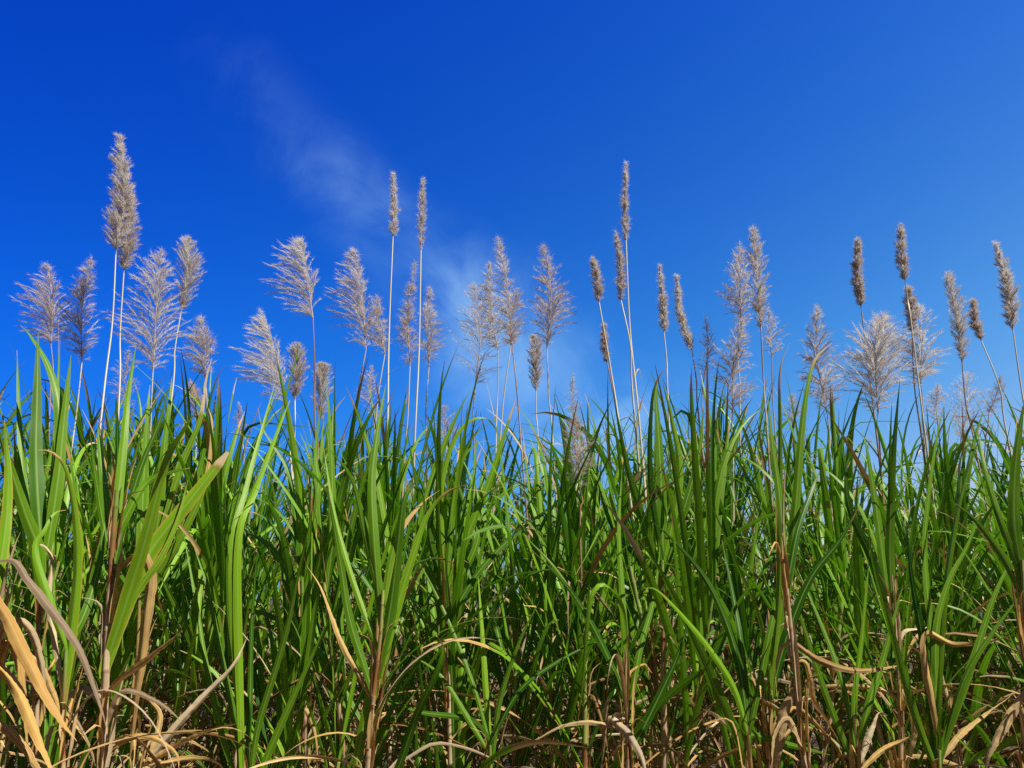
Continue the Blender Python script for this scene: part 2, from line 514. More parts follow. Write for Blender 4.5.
def make_plume(parent, base, top, width, style, D, wind=0.0, tint=0.6, dens=1.0, curve=0.0, origin=None):
    """feathery panicle: rachis, side branches rising from it, silky hairs on each branch.
    style: 'open' feather, 'airy' see-through, 'spike' narrow, 'wool' dense club. wind: -1..1 pushes branches along x."""
    base, top = np.asarray(base), np.asarray(top)
    ax = top - base
    Lr = np.linalg.norm(ax)
    up = ax / Lr
    ctl = (base + top) / 2 + np.array([curve * Lr, 0, 0])
    C, S = smooth_curve([base, ctl, top], 26)
    T = unit(np.gradient(C, axis=0))
    ra = MB()
    tube(ra, C, np.linspace(0.0042, 0.0008, 26), 5)
    ra.b = [np.tile([0.15 + 0.4 * tint, 0, 0], (len(b), 1)) for b in ra.b]
    hw = width * 0.5
    par = dict(open=(120, 24, 64, 3.6, 12), airy=(90, 28, 60, 2.2, 12), spike=(150, 14, 34, 5.5, 7), wool=(230, 20, 48, 7.0, 6))[style]
    nb, ang0, ang1, hair_d, seg = par
    if style == 'wool':
        hw *= 0.66
    nb = int(nb * dens * (0.55 + 0.75 * min(1.5, Lr / 0.5)))
    sb = np.sort(nrg.random(nb)) ** 1.05
    if style == 'wool':
        prof = lambda s: (0.45 + 0.6 * np.sin(PI * np.clip(s * 0.85 + 0.15, 0, 1)) + 0.15 * np.sin(s * 21 + tint * 9)) * (1 - 0.4 * s)
    elif style == 'spike':
        prof = lambda s: 0.35 + 0.8 * np.sin(PI * np.clip(s, 0, 1) ** 0.8) ** 0.8
    else:
        prof = lambda s: (np.clip(s / 0.14, 0.35, 1)) * (1 - s) ** 1.0 + 0.035
    mb = MB()
    for s in sb:
        i = s * 25
        i0 = int(min(24, i)); f = i - i0
        p = C[i0] * (1 - f) + C[i0 + 1] * f
        t = T[i0]
        az = nrg.random() * 2 * PI
        X = unit(np.cross(t, [0, 1, 0.1])); Y = np.cross(t, X)
        o = X * math.cos(az) + Y * math.sin(az)
        wl = wind * 0.9
        o = o + np.array([wl, 0, 0])
        al = R(nrg.uniform(ang0, ang1)) * (1.0 - 0.45 * s)
        o = unit(o)
        wf = 1.0 + 0.55 * wind * o[0]
        ln = hw * prof(s) * nrg.uniform(0.6, 1.1) * wf / max(math.sin(al), 0.42)
        ln = min(ln, ((1 - s) * 0.85 + 0.04) * Lr)
        if style in ('open', 'airy'):
            ln = min(ln, Lr * 0.5)
        d0 = unit(t * math.cos(al) + o * math.sin(al))
        # branch bends outward and slightly down toward the tip, with wind
        v = np.linspace(0, 1, seg)[:, None]
        droop = nrg.uniform(0.05, 0.45) if style in ('open', 'airy') else nrg.uniform(0.0, 0.12)
        B = p + d0 * ln * v + (o * 0.22 + np.array([0, 0, -0.55]) * droop * 1.6 + np.array([wind * 0.18, 0, 0])) * ln * v ** 2.1
        B = B + nrg.normal(0, 0.0018, (seg, 3)) * v
        col_b = np.clip(tint + nrg.normal(0, 0.18) + 0.25 * (s - 0.35), 0, 1)
        wb = 0.0013 * (D / 5)
        ribbons(mb, B[:-1], B[1:] + (B[1:] - B[:-1]) * 0.25, wb, col_b * 0.75)
        # hairs / spikelets
        nh = max(4, int(hair_d * ln * 230))
        k = nrg.random(nh) ** 0.8 * (seg - 1.001)
        k0 = k.astype(int); kf = (k - k0)[:, None]
        hp = B[k0] * (1 - kf) + B[k0 + 1] * kf
        hd = unit(B[k0 + 1] - B[k0])
        spread = 0.27 if style in ('open', 'airy') else 0.6
        hdir = unit(hd + nrg.normal(0, spread, (nh, 3)) * 0.6 + np.array([wind * 0.25, 0, 0.05]))
        hl = nrg.uniform(0.010, 0.045, nh) * (1.0 if style in ('open', 'airy') else 0.62) * (1.1 if style != 'airy' else 0.9)
        ribbons(mb, hp, hp + hdir * hl[:, None], 0.00125 * (D / 5) * (1.1 if style == 'wool' else 1.0), np.clip(col_b + nrg.normal(0.12, 0.15, nh), 0, 1))
    pl = mb.build('plume', M_PLUME, parent, origin, smooth=False)
    rr = ra.build('rachis', M_RACHIS, pl)
    if origin is not None:
        rr.data.transform(__import__('mathutils').Matrix.Translation([-float(x) for x in origin]))
    return pl


# ------------------------------------------------------------------ canes
SKX = [-200, 0, 60, 130, 200, 228, 250, 285, 330, 390, 425, 448, 480, 560, 620, 680, 740, 790, 818, 846, 880, 950, 1024, 1250]
SKY_ = [410, 398, 385, 398, 400, 445, 445, 405, 405, 400, 455, 470, 425, 428, 412, 395, 388, 392, 470, 470, 425, 412, 420, 420]


def skyline(px):
    return float(np.interp(px, SKX, SKY_))


def thing(name, label, cat, loc, group=None):
    o = bpy.data.objects.new(name, None)
    sc.collection.objects.link(o)
    o.empty_display_size = 0.1
    o.location = [float(x) for x in loc]
    o['label'] = label
    o['category'] = cat
    if group:
        o['group'] = group
    return o


def fan(gm, top_pt, tdir, Lmax, n, plane, spread=1.0, lod=14, tone_m=0.5):
    """green leaves in two ranks below the growing point."""
    for i in range(n):
        z_off = 0.055 * i + rng.uniform(0, 0.02)
        p = top_pt - tdir * z_off
        az = plane + (PI if i % 2 else 0) + rng.gauss(0, 0.35)
        f = i / max(1, n - 1)
        ln = Lmax * (0.62 + 0.5 * math.sin(PI * min(1, 0.25 + 0.6 * f))) * rng.uniform(0.8, 1.05)
        th0 = R(3 + 19 * f * spread + rng.uniform(0, 8))
        bend = rng.random()
        if bend < 0.52:
            th1 = th0 + R(rng.uniform(5, 34))
            kink = None
        elif bend < 0.88:
            th1 = th0 + R(rng.uniform(40, 105))
            kink = None
        else:
            th1 = th0 + R(rng.uniform(5, 25))
            kink = (rng.uniform(0.45, 0.8), R(rng.uniform(70, 135)))
        C, S, sd_ = grow_line(p, az, th0, th1, ln, lod, rng.uniform(1.5, 2.6), kink, rng.uniform(-.35, .35))
        wdt = rng.uniform(0.019, 0.042) * (0.75 + 0.3 * min(1, ln))
        dq = rng.random()
        dfrom = rng.uniform(0.86, 0.99) if dq < 0.55 else (rng.uniform(0.5, 0.85) if dq < 0.62 + 0.2 * f else 1.2)
        blade(gm, C, S, wdt, sd_, (rng.gauss(0, 0.25), rng.gauss(0, 0.9)), rng.uniform(0.2, 0.6), 0.0, dfrom,
              min(1, max(0, rng.gauss(tone_m, 0.24))), rng.random() ** 2 * (0.3 + 0.7 * f), wav=0.05)


def dry_fan(dm, stalk_C, z0, z1, n, lod=14, scale=1.0, tone_m=0.5):
    for i in range(n):
        z = rng.uniform(z0, z1)
        p = np.array([np.interp(z, stalk_C[:, 2], stalk_C[:, 0]), np.interp(z, stalk_C[:, 2], stalk_C[:, 1]), z])
        az = rng.uniform(0, 2 * PI)
        th0 = R(rng.uniform(12, 60))
        th1 = R(rng.uniform(95, 178))
        kink = (rng.uniform(0.12, 0.5), R(rng.uniform(20, 80))) if rng.random() < 0.45 else None
        if kink:
            th1 = R(rng.uniform(80, 130))
        ln = rng.uniform(0.4, 0.95) * scale
        C, S, sd_ = grow_line(p, az, th0, th1, ln, lod, rng.uniform(0.5, 1.4), kink, rng.gauss(0, 0.8))
        C[:, 2] = np.maximum(C[:, 2], 0.02 + 0.02 * rng.random())
        blade(dm, C, S, rng.uniform(0.014, 0.034), sd_, (rng.gauss(0, .4), rng.gauss(0, 2.4)), rng.uniform(0.4, 1.3), 1.0, 0.0,
              min(1, max(0, rng.gauss(tone_m, 0.3))), 0, wav=0.10, crumple=0.06, ragged=0.3)


N_CANES = 0


def husks(dm, C, n, zmax, tone=0.6):
    """papery dead sheaths clinging to the stem."""
    for i in range(n):
        z = rng.uniform(0.35, max(0.5, zmax))
        p = np.array([np.interp(z, C[:, 2], C[:, k]) for k in range(3)])
        az = rng.uniform(0, 2 * PI)
        p = p + 0.010 * np.array([math.cos(az), math.sin(az), 0])
        Cc, S, sd_ = grow_line(p, az, R(rng.uniform(0, 5)), R(rng.uniform(6, 40)), rng.uniform(0.14, 0.34), 12, 2.5,
                               (0.75, R(rng.uniform(30, 120))) if rng.random() < .5 else None, rng.gauss(0, .3))
        blade(dm, Cc, S, rng.uniform(0.020, 0.034), sd_, (0, rng.gauss(0, .6)), rng.uniform(0.6, 1.1), 1.0, 0, min(1, max(0, rng.gauss(tone, .28))), 0,
              wav=.1, crumple=.12, base_w=0.9, ragged=.6)


def plain_cane(x, D, label, group, tip_py=None, lean=None, lod=14, tone_m=None, n_leaf=None, n_dry=None, z_cap=3.4):
    global N_CANES
    px, _ = px_of((x, D, 1.8))
    tip = (tip_py if tip_py is not None else skyline(px) + rng.expovariate(1 / 26) - 8)
    z_tip = min(z_cap, at(px, tip, D)[2])
    Lm = rng.uniform(0.85, 1.2)
    zf = max(0.55, z_tip - 0.74 * Lm)
    ln_ = lean if lean is not None else (rng.gauss(0, 0.13), rng.gauss(0, 0.08))
    base = np.array([x, D, 0.0])
    top = base + np.array([ln_[0] * zf, ln_[1] * zf, zf])
    C, _s = smooth_curve([base, (base + top) / 2 + np.array([rng.gauss(0, .02), rng.gauss(0, .02), 0]), top], 12)
    t = thing('sugarcane', label, 'sugarcane plant', base, group)
    sm, gm, dm = MB(), MB(), MB()
    r0 = rng.uniform(0.010, 0.016)
    stalk_mesh(sm, C, r0, r0 * 0.6, zf - 0.35, rng.random())
    td = unit(C[-1] - C[-3])
    fan(gm, top, td, Lm, n_leaf or rng.randint(12, 17), rng.uniform(0, PI), rng.uniform(0.7, 1.5), lod, tone_m if tone_m is not None else rng.uniform(0.3, 0.65))
    dry_fan(dm, C, 0.25, max(0.5, min(1.3, zf - 0.35)), n_dry if n_dry is not None else (rng.randint(9, 13) if D < 4.8 else 5), lod, tone_m=0.4 if D < 3.6 else 0.12)  # dead leaves of inner rows coloured darker, painting in the interior shade
    if D < 4.8:
        husks(dm, C, 5, min(1.25, zf - 0.2))
    sm.build('stalk', M_STALK, t, base)
    gm.build('foliage', M_LEAF, t, base)
    dm.build('dry_foliage', M_LEAF, t, base)
    N_CANES += 1
    return t


# ---- plumed canes: (top px), (plume base px), (lower stem px), width px, distance, style, wind, tint, leafy, label
PLUMES = [
    ((48, 265), (51, 345), (50, 400), 42, 4.9, 'open', -0.5, 0.50, 'grey feathery cane plume leftmost of all, behind the broad dark blade'),
    ((92, 258), (82, 362), (72, 445), 34, 4.6, 'open', -0.3, 0.50, 'dusty grey plume on bent pale stem, left of the tallest double plume'),
    ((121, 138), (116, 250), (103, 400), 25, 4.3, 'wool', -0.35, 0.62, 'highest cane plume at the left, thick tan head with stray side wisps'),
    ((130, 190), (124, 270), (119, 400), 19, 4.4, 'wool', 0.0, 0.50, 'plume tucked just behind and below the highest tan plume at left'),
    ((161, 251), (153, 372), (150, 440), 66, 4.6, 'open', -0.25, 0.68, 'wide silvery feather plume beside the double plume'),
    ((187, 240), (181, 312), (172, 395), 16, 4.9, 'spike', 0.0, 0.62, 'thin upright plume rising behind the wide silvery feather plume'),
    ((202, 317), (205, 378), (207, 430), 32, 5.0, 'open', -0.4, 0.45, 'short grey plume at the left edge of the open blue gap'),
    ((129, 350), (128, 408), (126, 450), 26, 6.0, 'airy', 0.0, 0.45, 'low faded plume seen between the double plume stems'),
    ((191, 382), (195, 415), (196, 445), 16, 6.2, 'open', -0.2, 0.35, 'tiny brownish plume poking from leaves under the short grey plume'),
    ((239, 402), (242, 440), (243, 478), 12, 6.4, 'airy', 0.2, 0.40, 'small thin brown plume alone in the blue gap at left'),
    ((262, 312), (285, 404), (290, 450), 46, 4.4, 'open', -0.75, 0.72, 'silver plume swept far to one side like a comb, beside the blue gap'),
    ((302, 239), (313, 318), (315, 425), 54, 4.5, 'open', -0.75, 0.70, 'windswept silver plume with brown heart on a slim dark jointed stem'),
    ((297, 345), (295, 400), (294, 450), 14, 5.8, 'spike', 0.0, 0.45, 'small brown spike plume behind the comb shaped silver plume'),
    ((323, 365), (319, 421), (318, 455), 15, 6.0, 'spike', 0.0, 0.50, 'dim low plume behind the slim dark jointed stem'),
    ((355, 248), (366, 350), (353, 440), 46, 4.7, 'open', -0.6, 0.58, 'tall grey brushy plume leaning left with second head at its shoulder'),
    ((377, 296), (385, 354), (374, 440), 24, 4.9, 'open', -0.2, 0.48, 'brownish plume at the shoulder of the tall grey brushy plume'),
    ((371, 366), (374, 418), (375, 450), 26, 5.8, 'airy', 0.0, 0.55, 'low misty plume under the brushy grey pair'),
    ((393, 174), (393, 236), (387, 450), 9, 4.3, 'wool', 0.0, 0.75, 'club shaped plume on the tallest bare straw stem left of centre'),
    ((423, 179), (421, 250), (414, 460), 6, 4.6, 'spike', 0.0, 0.55, 'needle thin plume on a straw stem just right of the tallest club plume'),
    ((415, 262), (410, 366), (404, 467), 18, 4.5, 'open', -0.1, 0.42, 'narrow tan plume directly left of the needle thin plume stem'),
    ((429, 287), (429, 366), (427, 467), 24, 4.8, 'open', 0.3, 0.55, 'pinkish grey plume crossing behind the needle thin plume stem'),
    ((444, 406), (446, 446), (447, 480), 34, 6.0, 'airy', 0.1, 0.40, 'small sprawling spray plume low in the gap near the centre'),
    ((474, 283), (475, 388), (474, 455), 56, 4.6, 'airy', -0.15, 0.50, 'airy see-through plume with dark stem, leftmost of the central trio'),
    ((498, 236), (511, 345), (500, 440), 32, 5.0, 'open', -0.2, 0.58, 'pointed grey plume forming the peak of the central trio'),
    ((490, 262), (498, 350), (496, 440), 28, 5.4, 'open', -0.3, 0.50, 'blurred grey plume just behind the peak of the central trio'),
    ((517, 290), (512, 345), (520, 430), 28, 4.5, 'airy', 0.2, 0.25, 'dark reddish plume on the right flank of the central trio'),
    ((544, 246), (547, 348), (553, 445), 42, 4.5, 'open', 0.0, 0.38, 'brown fir shaped plume with drooping base, standing alone at the centre'),
    ((535, 337), (536, 391), (538, 440), 11, 6.2, 'spike', 0.0, 0.45, 'faint slim plume behind the stem of the fir shaped plume'),
    ((573, 373), (575, 423), (577, 460), 13, 6.0, 'airy', 0.0, 0.50, 'small grey plume above the young brown cored tuft'),
    ((574, 412), (579, 487), (580, 520), 34, 3.55, 'open', 0.0, 0.30, 'young low plume with brown core emerging from green sheath'),
    ((593, 259), (599, 302), (620, 430), 12, 4.3, 'wool', 0.0, 0.42, 'stubby tan club plume on a leaning straw stem right of centre'),
    ((616, 232), (621, 300), (633, 400), 10, 4.4, 'wool', 0.0, 0.45, 'olive tan spindle plume in the middle of three leaning stems'),
    ((626, 163), (626, 240), (640, 430), 8, 4.4, 'wool', 0.0, 0.55, 'highest slim plume right of centre with white sheath on its stem'),
    ((604, 324), (607, 362), (622, 440), 9, 4.8, 'wool', 0.0, 0.30, 'small brown spindle plume against the leaning straw stem'),
    ((660, 267), (664, 332), (668, 400), 10, 4.9, 'wool', 0.0, 0.62, 'pale slender plume standing upright right of the leaning trio'),
    ((677, 277), (692, 350), (699, 420), 11, 4.6, 'wool', 0.0, 0.60, 'tilted narrow silver plume beside the dark little plume'),
    ((705, 316), (704, 378), (703, 430), 20, 5.0, 'airy', 0.0, 0.28, 'dark purplish little plume between tilted plume and big double plume'),
    ((740, 244), (741, 326), (740, 400), 34, 4.9, 'open', -0.1, 0.55, 'broad grey plume on top of the stacked pair right of centre'),
    ((742, 320), (733, 412), (733, 450), 40, 4.6, 'open', 0.0, 0.42, 'wide lower plume of the stacked pair right of centre'),
    ((753, 231), (761, 330), (767, 430), 13, 4.4, 'spike', 0.2, 0.62, 'tall thin pale plume on a thick brown stem beside the stacked pair'),
    ((768, 310), (772, 358), (775, 430), 24, 5.2, 'airy', 0.4, 0.60, 'wispy small plume behind the thick brown stem'),
    ((793, 394), (793, 428), (794, 460), 18, 6.0, 'airy', 0.0, 0.40, 'very low faint plume between two upright green blades'),
    ((817, 307), (827, 412), (830, 470), 42, 4.6, 'open', 0.15, 0.52, 'bushy grey plume rising over the low gap at right'),
    ((858, 239), (861, 306), (876, 430), 11, 4.4, 'wool', 0.0, 0.34, 'dark woolly club plume above the big feather duster plume'),
    ((901, 226), (905, 280), (912, 330), 12, 4.5, 'wool', 0.0, 0.40, 'lumpy woolly club plume, highest of the right hand group'),
    ((908, 288), (912, 332), (922, 440), 13, 4.6, 'wool', 0.0, 0.28, 'brown club plume directly below the lumpy woolly one'),
    ((917, 304), (921, 384), (924, 440), 40, 5.0, 'open', 0.0, 0.72, 'silvery broad plume behind the brown club plume'),
    ((882, 316), (878, 412), (880, 450), 70, 4.0, 'open', 0.0, 0.66, 'big upright feather duster plume on dark stem at right'),
    ((947, 275), (962, 362), (976, 450), 11, 4.5, 'spike', 0.3, 0.60, 'long narrow plume on orange brown stem right of the silvery broad plume'),
    ((973, 300), (981, 340), (1008, 440), 10, 4.7, 'wool', 0.0, 0.35, 'short brown bud like plume on a thin leaning stem'),
    ((996, 245), (1013, 330), (1024, 405), 15, 4.3, 'wool', 0.0, 0.62, 'thick pale plume leaning in at the far right'),
    ((1000, 376), (989, 412), (985, 450), 14, 4.8, 'airy', 0.1, 0.08, 'small dark purple plume low at the far right'),
    ((966, 372), (961, 440), (960, 470), 40, 4.9, 'airy', 0.0, 0.70, 'whitish plume with rusty base sunk in leaves at right'),
    ((938, 384), (938, 425), (938, 460), 22, 6.0, 'airy', 0.0, 0.55, 'faint pale plume low beside the silvery broad plume'),
]


def plumed_cane(tp, bp, lp, wpx, D, style, wind, tint, label):
    top, base, low = at(*tp, D), at(*bp, D), at(*lp, D)
    m = (base - low)[:2] / (base - low)[2]
    m = np.clip(m, -0.35, 0.35)
    dep = rng.gauss(0, 0.05)
    g = low.copy()
    # follow the lower stem down to the ground, straightening
    mid = np.array([low[0] - m[0] * (low[2] - 1.2) * 0.8, low[1] - dep * (low[2] - 1.2), 1.2])
    grd = np.array([mid[0] - m[0] * 0.5, mid[1], 0.0])
    t = thing('flowering_sugarcane', label, 'flowering sugarcane', grd, 'flowering sugarcane raising plumes above the leaves')
    zf = min(low[2] - 0.1, max(1.2, at(lp[0], skyline(lp[0]), D)[2] - 0.85))
    sway = np.array([rng.gauss(0, 0.010), rng.gauss(0, 0.02), 0])
    Cf, _ = smooth_curve([grd, mid, low, (low + base) / 2 + sway, base], 60)
    k = int(np.argmin(abs(Cf[:, 2] - zf)))
    sm = MB()
    stalk_mesh(sm, Cf[:k + 1], 0.013, 0.009, zf - 0.3, rng.random())
    sm.build('stalk', M_STALK, t, grd)
    pm = MB()
    Cp = Cf[k:]
    tube(pm, Cp, np.linspace(0.0064, 0.0030, len(Cp)) * (1.15 if style in ('wool', 'spike') else 1.0), 6)
    pale = 0.2 if tint < 0.35 or 'dark' in label else (0.85 if 'straw' in label or 'pale' in label or style in ('wool', 'spike') else 0.6)
    if 'brown stem' in label or 'orange' in label:
        pale = 0.3
    nb = [len(b) for b in pm.b]
    k0, k1 = pale + rng.uniform(-.35, .1), pale + rng.uniform(-.05, .15)
    pm.b = [np.stack([np.clip(np.linspace(k0, k1, q) + 0.12 * np.sin(np.linspace(0, 14, q)), 0, 1), np.zeros(q), np.zeros(q)], 1) if q > 6 else np.tile([k1, 0, 0], (q, 1)) for q in nb]
    pm.build('peduncle', M_RACHIS, t, grd)
    gm, dm = MB(), MB()
    Lm = rng.uniform(0.7, 0.95)
    fan(gm, Cf[k], unit(Cf[k] - Cf[max(0, k - 4)]), Lm, rng.randint(5, 8), rng.uniform(0, PI), 1.0, 14, rng.uniform(.35, .6))
    gm.build('foliage', M_LEAF, t, grd)
    dry_fan(dm, Cf[:k + 1], 0.3, zf - 0.3, rng.randint(5, 8), tone_m=0.4)
    husks(dm, Cf, 5, min(1.4, zf))
    dm.build('dry_foliage', M_LEAF, t, grd)
    # flag leaf sheath on the upper stem
    if rng.random() < 0.55 or 'white sheath' in label:
        fm = MB()
        s_ = 0.55 if 'white sheath' in label else rng.uniform(0.1, 0.55)
        p = Cp[int(len(Cp) * s_)]
        az = rng.choice([0.2, PI - 0.2, 0.8, PI + 0.5]) + rng.gauss(0, .3)
        C, S, sd_ = grow_line(p, az, R(12), R(rng.uniform(60, 150)), rng.uniform(0.1, 0.28), 14, 0.9, (rng.uniform(.25, .6), R(60)), 0.8)
        blade(fm, C, S, rng.uniform(0.010, 0.018), sd_, (0, rng.gauss(0, 2)), 1.0, 1.0, 0, rng.uniform(0.85, 1.0), 0, crumple=0.1)
        fm.build('flag_leaf', M_LEAF, t, grd)
    wid = wpx / F_PX * np.linalg.norm(base - EYE)
    make_plume(t, base, top, wid, style, D, wind, tint, dens=1.7 if 'duster' in label else 1.0, origin=grd, curve=rng.uniform(-.06, .06))
    return t


for P_ in PLUMES:
    plumed_cane(*P_)

